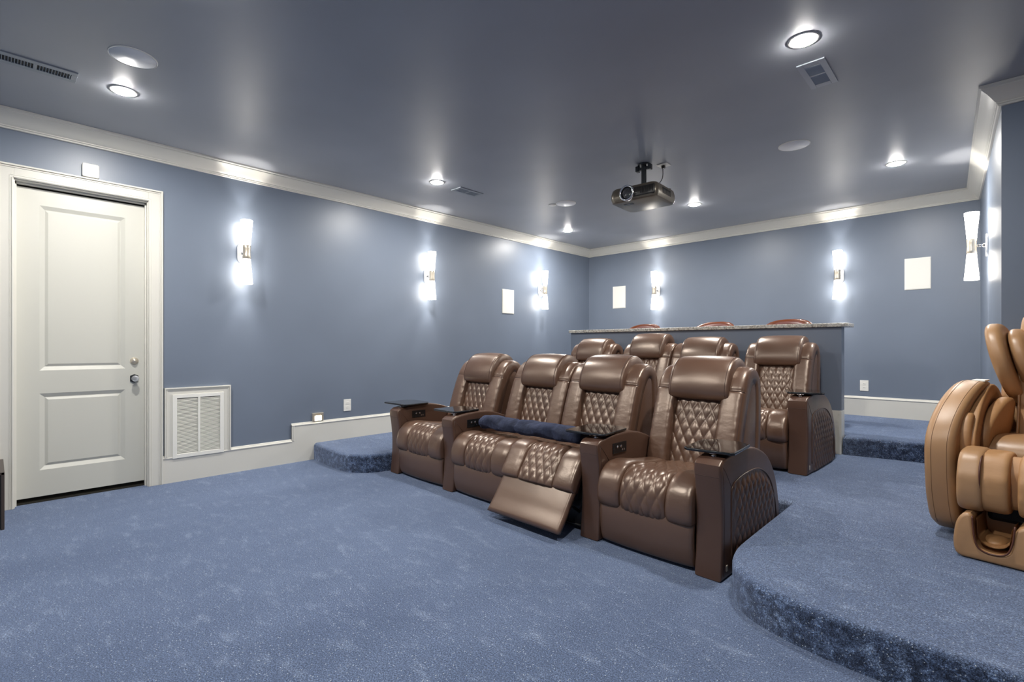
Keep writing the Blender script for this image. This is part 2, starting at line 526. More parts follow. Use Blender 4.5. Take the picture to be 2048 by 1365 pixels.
# left wall baseboard: stepped, one moulded strip per level
def base_run(bm, p0, p1, z0, h, top=True):
    pr = base_prof(z0, h)
    d = (Vector(p1)-Vector(p0)).normalized(); nn = Vector((d.y, -d.x))
    R = [[bm.verts.new((p[0]+nn.x*o, p[1]+nn.y*o, z)) for o, z in pr] for p in (p0, p1)]
    k = len(pr)
    for j in range(k): bm.faces.new((R[0][j], R[0][(j+1)%k], R[1][(j+1)%k], R[1][j]))
    bm.faces.new(R[0]); bm.faces.new(R[1][::-1])
bm = bmesh.new()
base_run(bm, (XL, 1.06), (XL, 2.208), 0, 0.250)
base_run(bm, (XL, 2.208), (XL, 5.53), 0, 0.418)
base_run(bm, (XL, 5.53), (XL, YB), P1, 0.43)
# vertical returns of the cap moulding at each step
for y, z0, z1 in ((2.208, 0.25, 0.418), (5.53, 0.418, 0.608)):
    bm_box(bm, (XL+0.010, y+0.006, (z0+z1)/2-0.012), (0.022, 0.012, z1-z0), 0.003)
    bm_box(bm, (XL+0.011, y+0.022, (z0+z1)/2-0.022), (0.026, 0.012, z1-z0), 0.004)
struct(from_bm('baseboard_left', bm, M_TRIM))
bm = bmesh.new(); base_run(bm, (XL, YB), (KX0, YB), P2, 0.245)
struct(from_bm('baseboard_back', bm, M_TRIM))
bm = bmesh.new(); base_run(bm, (KX0, KY0), (KX1-0.01, KY1+0.3), P2, 0.245); base_run(bm, (KX1, KY1), (XR, KY1), P1, 0.245)
struct(from_bm('baseboard_right', bm, M_TRIM))

# half-height bar wall
BX0, BX1, BY0, BY1 = -4.383, -1.06, 5.80, 5.925
bw = struct(box('wall_bar', (BX0, BY0, P1), (BX1, BY1, 1.437), M_WALL))
bm = bmesh.new()
base_run(bm, (BX1, BY0), (BX0, BY0), P1, 0.43)
bm2pts = [(BX0, BY0), (BX1, BY0), (BX1, BY1)]
base_run(bm, (BX1, BY1), (BX1, BY0-0.017), P1, 0.43)
for v in bm.verts: pass
struct(from_bm('baseboard_bar', bm, M_TRIM))
# granite counter with rounded corners
def rrect(x0, y0, x1, y1, r, n=6):
    out = []
    for cx, cy, a0 in ((x1-r, y1-r, 0), (x0+r, y1-r, PI/2), (x0+r, y0+r, PI), (x1-r, y0+r, 1.5*PI)):
        for k in range(n+1):
            a = a0+PI/2*k/n; out.append((cx+r*math.cos(a), cy+r*math.sin(a)))
    return out
o = prism('bar_countertop', rrect(-4.415, 5.755, -1.00, 6.10, 0.05), 1.437, 1.475, M_GRANITE, None, 'z', 0.006)
tag(o, 'long speckled granite countertop on the half wall behind the recliners', 'countertop')

# ------------------------------------------------------------------ door on the left wall
door = bpy.data.objects.new('door_1', None); C.objects.link(door); door.location = (XL, (DY0+DY1)/2, 0); struct(door)
def dl(y): return y-(DY0+DY1)/2
bm = bmesh.new()
def casing_bar(bm, y0, y1, z0, z1, inner):
    """flat casing with back band and inner bead; local coords"""
    bm_box(bm, (0.009, (y0+y1)/2, (z0+z1)/2), (0.018, y1-y0, z1-z0), 0.002)
O0, O1, OZ = dl(0.010), dl(1.062), 2.637
I0, I1, IZ = dl(DY0), dl(DY1), DZ
# main boards, with outer back band and inner bead following the frame
casing_bar(bm, O0, I0, 0.0, OZ, 1); casing_bar(bm, I1, O1, 0.0, OZ, 0); casing_bar(bm, I0, I1, IZ, OZ, 0)
for off, wd, th in ((0.0, 0.014, 0.030), (0.018, 0.010, 0.024)):
    bm_box(bm, (th/2, O1-off-wd/2, (OZ-off)/2), (th, wd, OZ-off), 0.003)
    bm_box(bm, (th/2, O0+off+wd/2, (OZ-off)/2), (th, wd, OZ-off), 0.003)
    bm_box(bm, (th/2-0.0004, (O0+O1)/2, OZ-off-wd/2-0.0005), (th, O1-O0-2*off-0.002, wd), 0.003)
for off, wd, th in ((0.004, 0.010, 0.024), (0.020, 0.006, 0.021)):
    bm_box(bm, (th/2, I1+off+wd/2, (IZ+off)/2), (th, wd, IZ+off), 0.002)
    bm_box(bm, (th/2, I0-off-wd/2, (IZ+off)/2), (th, wd, IZ+off), 0.002)
    bm_box(bm, (th/2-0.0004, (I0+I1)/2, IZ+off+wd/2+0.0005), (th, I1-I0+2*off-0.001, wd), 0.002)
from_bm('door_casing', bm, M_TRIM, door)
bm = bmesh.new()
for y0, y1, z0, z1 in ((I0-0.015, I0+0.006, 0, IZ), (I1-0.006, I1+0.015, 0, IZ), (I0, I1, IZ-0.008, IZ+0.015)):
    bm_box(bm, (-0.06, (y0+y1)/2, (z0+z1)/2), (0.12, y1-y0, z1-z0))
for y0, y1, z0, z1 in ((I0, I0+0.016, 0, IZ), (I1-0.016, I1, 0, IZ), (I0, I1, IZ-0.022, IZ)):
    bm_box(bm, (-0.062, (y0+y1)/2, (z0+z1)/2), (0.03, y1-y0, z1-z0))
from_bm('door_jamb', bm, M_TRIM, door)
box('door_gap_strip', (-0.12, I0, 0.0), (-0.07, I1, 0.012), M_GAP, door)  # dark strip painting the shade in the gap under the leaf
box('dark_backing', (-0.135, I0-0.02, 0.0), (-0.125, I1+0.02, IZ), M_GAP, door)  # dark sheet colouring in the shade behind the leaf
# leaf with two raised panels
LX = -0.078
ly0, ly1, lz0, lz1 = I0+0.008, I1-0.010, 0.045, 2.495
bm = bmesh.new()
py0, py1 = dl(0.258), dl(0.805)
holes = [(0.254, 0.866), (1.05, 2.37)]
for a, b in (((LX-0.04, ly0, lz0), (LX, py0, lz1)), ((LX-0.04, py1, lz0), (LX, ly1, lz1)),
             ((LX-0.04, py0, lz0), (LX, py1, holes[0][0])), ((LX-0.04, py0, holes[0][1]), (LX, py1, holes[1][0])), ((LX-0.04, py0, holes[1][1]), (LX, py1, lz1))):
    c, s = lim(a, b); bm_box(bm, c, s)
for z0, z1 in holes:
    # sloped panel mould going in, flat field slightly recessed
    rr = [(0, 0.0), (0.030, -0.014), (0.034, -0.014), (0.052, -0.006), (0.054, -0.006)]
    rings = []
    for ins, dx in rr:
        rings.append([bm.verts.new((LX+dx, y, z)) for y, z in ((py0+ins, z0+ins), (py1-ins, z0+ins), (py1-ins, z1-ins), (py0+ins, z1-ins))])
    for a, b in zip(rings, rings[1:]):
        for i in range(4): bm.faces.new((a[i], a[(i+1)%4], b[(i+1)%4], b[i]))
    bm.faces.new(rings[-1])
from_bm('door_leaf', bm, M_DOOR, door, fix=True)
RX = Matrix.Rotation(PI/2, 4, 'Y')
ky = dl(0.868)
h = lathe('deadbolt', [(0.031,0), (0.031,0.006), (0.026,0.014), (0.018,0.018), (0.016,0.026), (0.001,0.027)], M_NICKEL, door, 28, (LX, ky, 1.115), RX)
bm = bmesh.new()
hexp = [(-0.030,-0.024), (0,-0.038), (0.030,-0.024), (0.030,0.024), (0,0.038), (-0.030,0.024)]
bm_prism(bm, hexp, 0, 0.008, 'x', 0.002, 2)
kp = from_bm('knob_plate', bm, M_DARKMETAL, door); kp.location = (LX, ky, 0.960)
kn = lathe('crystal_knob', [(0.010,0.0), (0.010,0.025), (0.020,0.030), (0.028,0.042), (0.027,0.054), (0.018,0.062), (0.001,0.064)], M_CRYSTAL, kp, 10, (0.006, 0, 0), RX)

# ------------------------------------------------------------------ wall fittings
def wall_frame(o, wall):
    """orient local frame: +x into the room"""
    if wall == 'left': o.rotation_euler = (0,0,0)
    if wall == 'back': o.rotation_euler = (0,0,-PI/2)
def sconce(loc, wall, label, rot=None):
    t = thing('wall_sconce', label, 'wall light', loc, 0, 'double glass wall sconces')
    wall_frame(t, wall)
    if rot is not None: t.rotation_euler = (0,0,rot)
    # back plate: upright rounded plate
    bm = bmesh.new(); n = 40; ring = []
    pl = rrect(-0.055, -0.105, 0.055, 0.105, 0.0545, 10)
    bm_prism(bm, pl, 0.0, 0.016, 'x', 0.005, 3)
    o = from_bm('back_plate', bm, M_SATIN, t, smooth=False); auto_smooth(o)
    o.location = (0, 0, 0)
    bm = bmesh.new()
    bm_lathe(bm, [(0.012, 0.012), (0.012, 0.085)], 16, 0, RX)
    bm_lathe(bm, [(0.022, 0.014), (0.022, 0.03), (0.013, 0.036)], 20, 0, RX)
    from_bm('arm', bm, M_CHROME, t)
    lathe('collar', [(0.034,-0.068), (0.038,-0.064), (0.035,-0.035), (0.0335,0), (0.035,0.035), (0.038,0.064), (0.034,0.068)], M_NICKEL, t, 28, (0.11,0,0))
    for sg in (1, -1):
        prof = [(0.034, 0.066), (0.037, 0.10), (0.042, 0.17), (0.049, 0.25), (0.0545, 0.312), (0.0515, 0.314), (0.046, 0.25), (0.039, 0.17), (0.034, 0.10), (0.031, 0.068)]
        mt = Matrix.Scale(sg, 4, (0,0,1))
        lathe('glass_shade', prof, M_SHADE, t, 32, (0.11,0,0), mt, cap=False)
        light_obj('sconce_bulb', 'SPOT', (0.11, 0, sg*0.17), SCONCE_W*6, (1.0,0.95,0.88), (0 if sg < 0 else PI, 0, 0), 0.02, math.radians(60), t)
    return t
ZS = 2.172
sconce((XL, 1.732, ZS), 'left', 'chrome double glass sconce on the left wall, nearest the white door')
sconce((XL, 3.99, ZS), 'left', 'chrome double glass sconce in the middle of the left wall')
sconce((XL, 6.29, ZS), 'left', 'chrome double glass sconce on the left wall beside the corner')
sconce((-4.015, YB, ZS), 'back', 'chrome double glass sconce on the back wall above the left end of the counter')
sconce((-1.432, YB, ZS), 'back', 'chrome double glass sconce on the back wall above the right end of the counter')
ys = 6.30; fr = (KY0-ys)/(KY0-KY1)
angR = PI - math.atan2(-(KX1-KX0), (KY0-KY1))*-1
sconce((KX0+(KX1-KX0)*fr, ys, ZS), 'right', 'chrome double glass sconce seen side-on on the right wall', PI+math.atan((KX1-KX0)/(KY0-KY1)))
# flat speaker panels
def panel(name, loc, sy, sz, wall, label, cat, mats=M_PLATE, th=0.012):
    t = thing(name, label, cat, loc); wall_frame(t, wall)
    box('frame', (0, -sy/2, -sz/2), (th*0.6, sy/2, sz/2), M_PLATE, t, 0.002)
    box('grille', (0.002, -sy/2+0.007, -sz/2+0.007), (th, sy/2-0.007, sz/2-0.007), mats, t, 0.001)
    return t
panel('wall_speaker', (XL, 5.528, 1.939), 0.26, 0.375, 'left', 'blank white rectangular speaker panel flush on the left wall', 'speaker')
panel('wall_speaker', (-4.748, YB, 2.117), 0.255, 0.39, 'back', 'blank white speaker panel on the back wall near the corner', 'speaker')
panel('wall_speaker', (-0.631, YB, 2.118), 0.247, 0.38, 'back', 'blank white speaker panel at the right end of the back wall', 'speaker')
def outlet(loc, wall, label):
    t = thing('wall_outlet', label, 'outlet', loc); wall_frame(t, wall)
    box('cover_plate', (0, -0.045, -0.068), (0.007, 0.045, 0.068), M_PLATE, t, 0.002)
    for s in (-1, 1):
        bm = bmesh.new(); bm_prism(bm, rrect(-0.017, -0.015, 0.017, 0.015, 0.008), 0.004, 0.010, 'x', 0.001)
        f = from_bm('socket', bm, M_PLATE, t); f.location = (0, 0, s*0.024)
        bm = bmesh.new()
        for q in (-0.006, 0.006): bm_box(bm, (0.0100, q, 0.003), (0.001, 0.002, 0.009))
        g = from_bm('slots', bm, M_DARK, f)
    return t
outlet((XL, 2.853, 0.562), 'left', 'white duplex outlet on the left wall above the stepped baseboard')
outlet((-1.16, YB, 0.745), 'back', 'white duplex outlet on the back wall right of the half wall')
# night light
t = thing('night_light', 'small lit amber step light sitting on the left baseboard', 'night light', (XL, 2.497, 0.462))
box('housing', (0, -0.062, -0.045), (0.022, 0.062, 0.045), M_NICKEL, t, 0.003)
box('lens', (0.015, -0.036, -0.038), (0.026, 0.036, 0.014), M_NIGHT, t, 0.002)
# alarm sensor above the door
t = thing('wall_sensor', 'square white sensor box on the wall above the door', 'sensor', (XL, 0.562, 2.697))
bm = bmesh.new(); bm_prism(bm, rrect(-0.055, -0.056, 0.055, 0.056, 0.014), 0, 0.032, 'x', 0.006)
o = from_bm('housing', bm, M_PLATE, t); auto_smooth(o)
# return air grille
t = thing('return_air_grille', 'large white louvred return air vent low on the wall beside the door', 'vent', (XL, 1.3445, 0))
bm = bmesh.new()
def frame_bars(bm, y0, y1, z0, z1, wd, th, bottom=True, x0=0.0, bev=0.002):
    bm_box(bm, (x0+th/2, y0+wd/2, (z0+z1)/2), (th, wd, z1-z0), bev)
    bm_box(bm, (x0+th/2, y1-wd/2, (z0+z1)/2), (th, wd, z1-z0), bev)
    bm_box(bm, (x0+th/2-0.0004, (y0+y1)/2, z1-wd/2-0.0006), (th, y1-y0-0.002, wd), bev)
    if bottom: bm_box(bm, (x0+th/2-0.0004, (y0+y1)/2, z0+wd/2+0.0006), (th, y1-y0-0.002, wd), bev)
frame_bars(bm, -0.272, 0.272, 0.235, 0.865, 0.068, 0.018, False)
frame_bars(bm, -0.272, 0.272, 0.235, 0.865, 0.013, 0.030, False)
frame_bars(bm, -0.256, 0.256, 0.235, 0.849, 0.010, 0.024, False)
from_bm('casing', bm, M_TRIM, t)
bm = bmesh.new()
frame_bars(bm, -0.211, 0.211, 0.218, 0.802, 0.034, 0.010, True, 0.019)
bm_box(bm, (0.024, 0.0, 0.51), (0.010, 0.018, 0.56), 0.001)
from_bm('grille_frame', bm, M_PLATE, t)
bm = bmesh.new()
for k in range(40):
    z = 0.258+k*0.0128
    bm_box(bm, (0.019, 0, z), (0.014, 0.36, 0.0012), 0, 2, 0, ('Y', 0.62))
from_bm('louvres', bm, M_PLATE, t)
box('dark_backing', (0.001, -0.18, 0.245), (0.006, 0.18, 0.775), mat('vent_shadow', (0.16,0.14,0.12), 0.8), t)
# console cut by the left edge of the frame
t = thing('media_console', 'dark brown framed cabinet at the left edge, beside the door', 'cabinet', (-5.10, -0.14, 0))
bm = bmesh.new()
bm_box(bm, (0, 0, 0.19), (0.56, 0.36, 0.36), 0.004)
from_bm('body', bm, M_DARK, t)
bm = bmesh.new()
for a, b in (((-0.285, 0.178, 0.0), (-0.245, 0.196, 0.39)), ((0.245, 0.178, 0.0), (0.285, 0.196, 0.39)), ((-0.245, 0.178, 0.35), (0.245, 0.196, 0.39)), ((-0.245, 0.178, 0.0), (0.245, 0.196, 0.04))):
    c, s = lim(a, b); bm_box(bm, c, s, 0.003)
from_bm('side_frame', bm, M_WOODCAB, t)
box('top', (-0.285, -0.19, 0.37), (0.285, 0.196, 0.392), M_WOODCAB, t, 0.003)

# ------------------------------------------------------------------ ceiling fittings
lamp_lab = {0: 'lit round recessed ceiling light between the round speaker and the crown above the door',
            1: 'recessed ceiling light in the front row, middle', 2: 'recessed ceiling light in the front row, right',
            3: 'lit round recessed ceiling light beside the small dark ceiling vent',
            4: 'largest lit recessed ceiling light, beside the square ceiling vent at upper right',
            5: 'small lit recessed ceiling light nearest the back left corner',
            6: 'small lit recessed ceiling light just right of the projector',
            7: 'lit recessed ceiling light nearest the right wall crown'}
for i, (x, y) in enumerate(LIGHTS):
    t = thing('recessed_light', lamp_lab[i], 'ceiling light', (x, y, CEIL), 0, 'recessed ceiling lights')
    lathe('trim_ring', [(0.062, 0.002), (0.066, -0.006), (0.082, -0.003), (0.084, 0.001), (0.084, 0.004), (0.062, 0.004)], M_PLATE, t, 36, cap=False)
    lathe('diffuser', [(0.001, -0.020), (0.03, -0.018), (0.052, -0.012), (0.064, -0.002)], M_CAN, t, 32)
    light_obj('downlight_beam', 'AREA', (0, 0, -0.03), DOWNLIGHT_W, (1.0, 0.965, 0.90), (0,0,0), 0.12, None, t)
for (x, y, lb) in ((-3.822, 0.602, 'big round white ceiling speaker at upper left near the long vent'),
                   (-1.258, 4.928, 'round white ceiling speaker right of the projector'),
                   (-3.822, 4.952, 'round white ceiling speaker left of the projector')):
    t = thing('ceiling_speaker', lb, 'speaker', (x, y, CEIL), 0, 'round ceiling speakers')
    lathe('rim', [(0.119, 0.003), (0.121, -0.006), (0.125, -0.004), (0.126, 0.002), (0.126, 0.004), (0.119, 0.004)], M_PLATE, t, 48, cap=False)
    lathe('grille', [(0.001, -0.006), (0.119, -0.005), (0.1195, 0.002)], M_GRILLE, t, 48)
o = lathe('smoke_sensor', [(0.02, -0.010), (0.045, -0.008), (0.05, 0.0)], M_PLATE, None, 28, (-3.985, 4.888, CEIL))
tag(o, 'tiny white disc on the ceiling touching the left ceiling speaker', 'sensor')
def ceiling_vent(x0, x1, y0, y1, label, m, border, n, split, lou='y', mdark=M_DARK):
    t = thing('ceiling_vent', label, 'vent', ((x0+x1)/2, (y0+y1)/2, CEIL))
    hx, hy = (x1-x0)/2, (y1-y0)/2
    bm = bmesh.new(); bx, by = border
    for a, b in (((-hx,-hy,-0.008), (-hx+bx,hy,0)), ((hx-bx,-hy,-0.008), (hx,hy,0)), ((-hx+bx,-hy,-0.008), (hx-bx,-hy+by,0)), ((-hx+bx,hy-by,-0.008), (hx-bx,hy,0))):
        c, s = lim(a, b); bm_box(bm, c, s, 0.0015)
    if split: bm_box(bm, (0,0,-0.004), (2*(hx-bx), 0.018, 0.008), 0.001)
    from_bm('frame', bm, m, t)
    box('duct_shade_sheet', (-hx+bx, -hy+by, -0.0015), (hx-bx, hy-by, -0.0005), mdark, t)  # thin dark sheet on the ceiling, painted for the shade inside the register
    bm = bmesh.new()
    for k in range(n):
        y = -hy+by+(2*(hy-by))*(k+0.5)/n
        if split and abs(y) < 0.009: continue
        bm_box(bm, (0, y, -0.005), (2*(hx-bx), 0.0022, 0.007), 0, 2, 0, ('X', 0.5))
    from_bm('louvres', bm, m, t)
    return t
ceiling_vent(-4.468, -4.302, -0.015, 0.388, 'long slotted grey register at the upper left of the ceiling', M_GREYVENT, (0.045, 0.03), 24, True)
ceiling_vent(-4.432, -4.272, 3.62, 3.968, 'small dark ceiling register beside the middle left ceiling light', M_GREYVENT, (0.03, 0.03), 26, True)
ceiling_vent(-0.895, -0.738, 3.55, 3.93, 'square ceiling vent with two cells below the brightest ceiling light', mat('vent_pale', (0.42,0.45,0.5), 0.4), (0.035, 0.05), 26, True)

# projector
pj = thing('ceiling_projector', 'dark bronze projector hanging from the ceiling on a short pole', 'projector', (-2.40, 4.32, 2.66), math.radians(3))
bm = bmesh.new()
bodyp = rrect(-0.24, -0.235, 0.24, 0.215, 0.06, 8)
def ringz(bm, pts, z): return [bm.verts.new((p[0], p[1], z)) for p in pts]
def scl(pts, a, b): return [(p[0]*a, p[1]*b) for p in pts]
R = [ringz(bm, scl(bodyp, 0.90, 0.88), -0.060), ringz(bm, scl(bodyp, 0.96, 0.96), -0.054), ringz(bm, bodyp, -0.020), ringz(bm, bodyp, 0.02), ringz(bm, scl(bodyp, 0.96, 0.95), 0.062), ringz(bm, scl(bodyp, 0.9, 0.9), 0.075)]
for a, b in zip(R, R[1:]):
    for i in range(len(a)): bm.faces.new((a[i], a[(i+1)%len(a)], b[(i+1)%len(a)], b[i]))
bm.faces.new(R[0][::-1]); bm.faces.new(R[-1])
o = from_bm('case', bm, M_BRONZE, pj); auto_smooth(o, 35)
bm = bmesh.new(); bm_box(bm, (0.110, -0.224, 0.006), (0.22, 0.024, 0.090), 0.012, 3)
o = from_bm('front_bezel', bm, M_BRONZE_D, pj); auto_smooth(o)
bm = bmesh.new()
for k in range(9): bm_box(bm, (0.088+k*0.014, -0.238, 0.012), (0.004, 0.006, 0.06), 0.001)
from_bm('front_vents', bm, M_BLACK, pj)
RYm = Matrix.Rotation(PI/2, 4, 'X')
o = lathe('lens_ring', [(0.050, -0.02), (0.070, 0.0), (0.074, 0.03), (0.071, 0.046), (0.060, 0.048), (0.057, 0.034)], M_CHROME, pj, 36, (-0.045, -0.215, 0.006), RYm, cap=False)
nodes(M_CHROME)
lathe('lens', [(0.057, 0.0), (0.057, 0.028), (0.038, 0.034), (0.001, 0.037)], M_LENS, o, 36, (0,0,0), RYm)
bm = bmesh.new()
for k in range(10): bm_box(bm, (0.240, -0.10+k*0.018, 0.012), (0.004, 0.009, 0.055), 0.001)
from_bm('side_vents', bm, M_BLACK, pj)
box('bottom_label', (-0.14, -0.13, -0.0625), (-0.05, -0.09, -0.0595), M_BLACK, pj)
for x, y in ((0.19, 0.15), (-0.19, -0.13)):
    bm = bmesh.new(); bm_lathe(bm, [(0.018, 0.0), (0.018, 0.02), (0.012, 0.025)], 16, 0, Matrix.Translation((x, y, 0.068)))
    from_bm('mount_foot', bm, M_BLACK, pj)
bm = bmesh.new()
bm_lathe(bm, [(0.025, 0.095), (0.025, 0.37)], 20, 0, Matrix.Translation((-0.045, 0.10, 0)))
bm_lathe(bm, [(0.05, 0.070), (0.048, 0.085), (0.032, 0.105), (0.030, 0.13), (0.025, 0.135)], 20, 0, Matrix.Translation((-0.045, 0.10, 0)))
for s in (-1, 1):
    bm_tube(bm, [(-0.045, 0.10, 0.09), (-0.045+s*0.08, 0.10-0.05*s, 0.078), (-0.045+s*0.14, 0.10-0.08*s, 0.074)], 0.010, 8)
o = from_bm('mount_pole', bm, M_DARKMETAL, pj); auto_smooth(o)
bm = bmesh.new()
bm_lathe(bm, [(0.058, 0.355), (0.06, 0.368)], 28, 0, Matrix.Translation((-0.045, 0.10, 0)))
bm_box(bm, (-0.045, 0.10, 0.325), (0.15, 0.035, 0.03), 0.006, 2, 0, None)
bm_box(bm, (-0.11, 0.10, 0.33), (0.03, 0.05, 0.055), 0.006, 2)
bm_box(bm, (0.02, 0.10, 0.33), (0.03, 0.05, 0.055), 0.006, 2)
o = from_bm('ceiling_bracket', bm, M_DARKMETAL, pj)
tube('power_cable', [(-0.02, 0.11, 0.14), (0.0, 0.13, 0.13), (0.05, 0.16, 0.145), (0.085, 0.20, 0.20), (0.09, 0.235, 0.26), (0.088, 0.24, 0.345)], 0.004, M_BLACK, pj, 8, 24)
t = thing('ceiling_outlet', 'small white outlet plate on the ceiling behind the projector', 'outlet', (-2.32, 4.57, CEIL))
bm = bmesh.new(); bm_prism(bm, rrect(-0.055, -0.05, 0.055, 0.05, 0.008), -0.007, 0, 'z', 0.002)
from_bm('cover_plate', bm, M_PLATE, t)
box('plug', (-0.016, -0.016, -0.035), (0.014, 0.014, -0.007), M_BLACK, t, 0.003)

# ------------------------------------------------------------------ home-theatre recliners
def ARM_OUT():
    pts, _ = catmull([(0.004,0.0), (0.020,0.16), (0.024,0.34), (0.008,0.50), (-0.006,0.58), (0.006,0.618), (0.05,0.636), (0.22,0.655), (0.42,0.652), (0.58,0.615), (0.72,0.545), (0.83,0.42), (0.90,0.25), (0.915,0.08), (0.915,0.0)], 46)
    return [tuple(p) for p in pts]
ARM_POLY = ARM_OUT()
def arm_inset():
    pts, _ = catmull([(0.14,0.0), (0.138,0.20), (0.14,0.44), (0.155,0.482), (0.24,0.505), (0.36,0.517), (0.50,0.515), (0.62,0.482), (0.72,0.42), (0.80,0.31), (0.845,0.16), (0.855,0.02)], 40)
    return [tuple(p) for p in pts]
def inset_top(y):
    cs = [(0.138,0.43), (0.16,0.482), (0.24,0.505), (0.36,0.517), (0.50,0.515), (0.62,0.482), (0.72,0.42), (0.80,0.31), (0.845,0.16)]
    for a, b in zip(cs, cs[1:]):
        if a[0] <= y <= b[0]: return a[1]+(b[1]-a[1])*(y-a[0])/(b[0]-a[0])
    return cs[0][1] if y < cs[0][0] else cs[-1][1]
_arm_cache = {}
def add_arm(t, xc, label=None, quilt_side=0, w=0.148):
    """armrest centred at local xc"""
    a = prism('armrest', ARM_POLY, -w/2, w/2, M_LEATHER_ARM, t, 'x', 0.014, 4, True)
    a.location = (xc, 0, 0.004)
    # stitched seams
    bm = bmesh.new()
    bm_tube(bm, [(-w/2-0.0005, 0.03, 0.545), (-w/2+0.012, 0.0, 0.546), (w/2-0.012, 0.0, 0.546), (w/2+0.0005, 0.03, 0.545)], 0.0016, 6)
    for s in (-1, 1):
        bm_tube(bm, [(s*(w/2+0.0002), 0.022, 0.606), (s*(w/2+0.0004), 0.07, 0.56), (s*(w/2+0.0004), 0.135, 0.48)], 0.0016, 6)
        bm_tube(bm, [(s*(w/2+0.0004), 0.038, 0.02), (s*(w/2+0.0004), 0.048, 0.3), (s*(w/2+0.0004), 0.036, 0.52), (s*(w/2+0.0004), 0.022, 0.60)], 0.0014, 6)
    from_bm('stitching', bm, M_THREAD, a)
    if quilt_side:
        nyq, nzq = 110, 90; q = quilt_fn(0.066, 0.105, 0.012)
        verts = []; faces = []
        for i in range(nyq+1):
            y = 0.14+(0.845-0.14)*i/nyq; zt = inset_top(y)
            for j in range(nzq+1):
                z = 0.012+(zt-0.012)*j/nzq
                e = min(1, 8*min(i/nyq, 1-i/nyq, 1-j/nzq)+0.0)
                hq = (q(y-0.5, z) + 0.004)*e
                verts.append((quilt_side*(w/2-0.003+hq), y, z))
        for i in range(nyq):
            for j in range(nzq):
                k = i*(nzq+1)+j
                faces.append((k, k+1, k+nzq+2, k+nzq+1))
        me = bpy.data.meshes.new('quilted_panel'); me.from_pydata(verts, [], faces); me.update()
        p = link('quilted_panel', me, M_LEATHER_ARM, a, True)
        sm = p.modifiers.new('solid', 'SOLIDIFY'); sm.thickness = 0.004; sm.offset = 0
        bm = bmesh.new()
        edge = [(quilt_side*(w/2+0.002), y, z) for y, z in arm_inset()[2:]]
        bm_tube(bm, edge, 0.004, 8)
        from_bm('welt', bm, M_LEATHER_ARM, a)
        bm = bmesh.new(); bm_box(bm, (quilt_side*(w/2+0.001), 0.075, 0.055), (0.004, 0.022, 0.034), 0.003, 2)
        from_bm('emblem_plate', bm, M_NICKEL, a)
    return a
def add_controls(t, xface, side, y=0.165, z=0.568):
    """black switch plate on the inner face of an arm; side: direction the face looks"""
    o = box('control_panel', (xface-0.002 if side > 0 else xface-0.004, y, z-0.035), (xface+0.004 if side > 0 else xface+0.002, y+0.155, z+0.035), M_BLACK, t, 0.0015)
    for yy in (y+0.045, y+0.085):
        bm = bmesh.new()
        bm_lathe(bm, [(0.009, 0), (0.009, 0.005), (0.002, 0.006)], 14, 0, Matrix.Translation((xface+side*0.004, yy, z+0.008)) @ Matrix.Rotation(side*PI/2, 4, 'Y'))
        from_bm('button', bm, M_CHROME, o)
    for yy in (y+0.105, y+0.125):
        bm = bmesh.new(); bm_box(bm, (xface+side*0.005, yy, z-0.015), (0.002, 0.010, 0.012), 0.0005)
        from_bm('charging_socket', bm, M_CHROME, o)
def add_tray(t, xa, cx, wx, wy, yc, rot):
    bm = bmesh.new()
    pts = [(-wx/2, -wy/2+0.02), (-wx/2+0.02, -wy/2), (wx/2-0.02, -wy/2), (wx/2, -wy/2+0.02), (wx/2, wy/2-0.06), (wx/2-0.07, wy/2), (-wx/2+0.07, wy/2), (-wx/2, wy/2-0.06)]
    bm_prism(bm, pts, 0, 0.016, 'z', 0.003, 2)
    o = from_bm('tray_table', bm, M_GLOSSBLACK, t)
    o.location = (cx, yc, 0.664); o.rotation_euler = (0, 0, rot)
    # metal edge lip
    bm = bmesh.new()
    for k in range(len(pts)):
        a = pts[k]; b = pts[(k+1)%len(pts)]
        bm_tube(bm, [(a[0], a[1], 0.011), (b[0], b[1], 0.011)], 0.0028, 6)
    from_bm('edge_trim', bm, M_DARKMETAL, o)
    s = thing_part('tray_post', [(0.026, 0.0), (0.026, 0.006), (0.013, 0.008), (0.013, 0.026), (0.03, 0.028), (0.03, 0.034)], M_CHROME, t, (xa, 0.085, 0.632))
def thing_part(name, prof, m, parent, loc):
    return lathe(name, prof, m, parent, 24, loc)

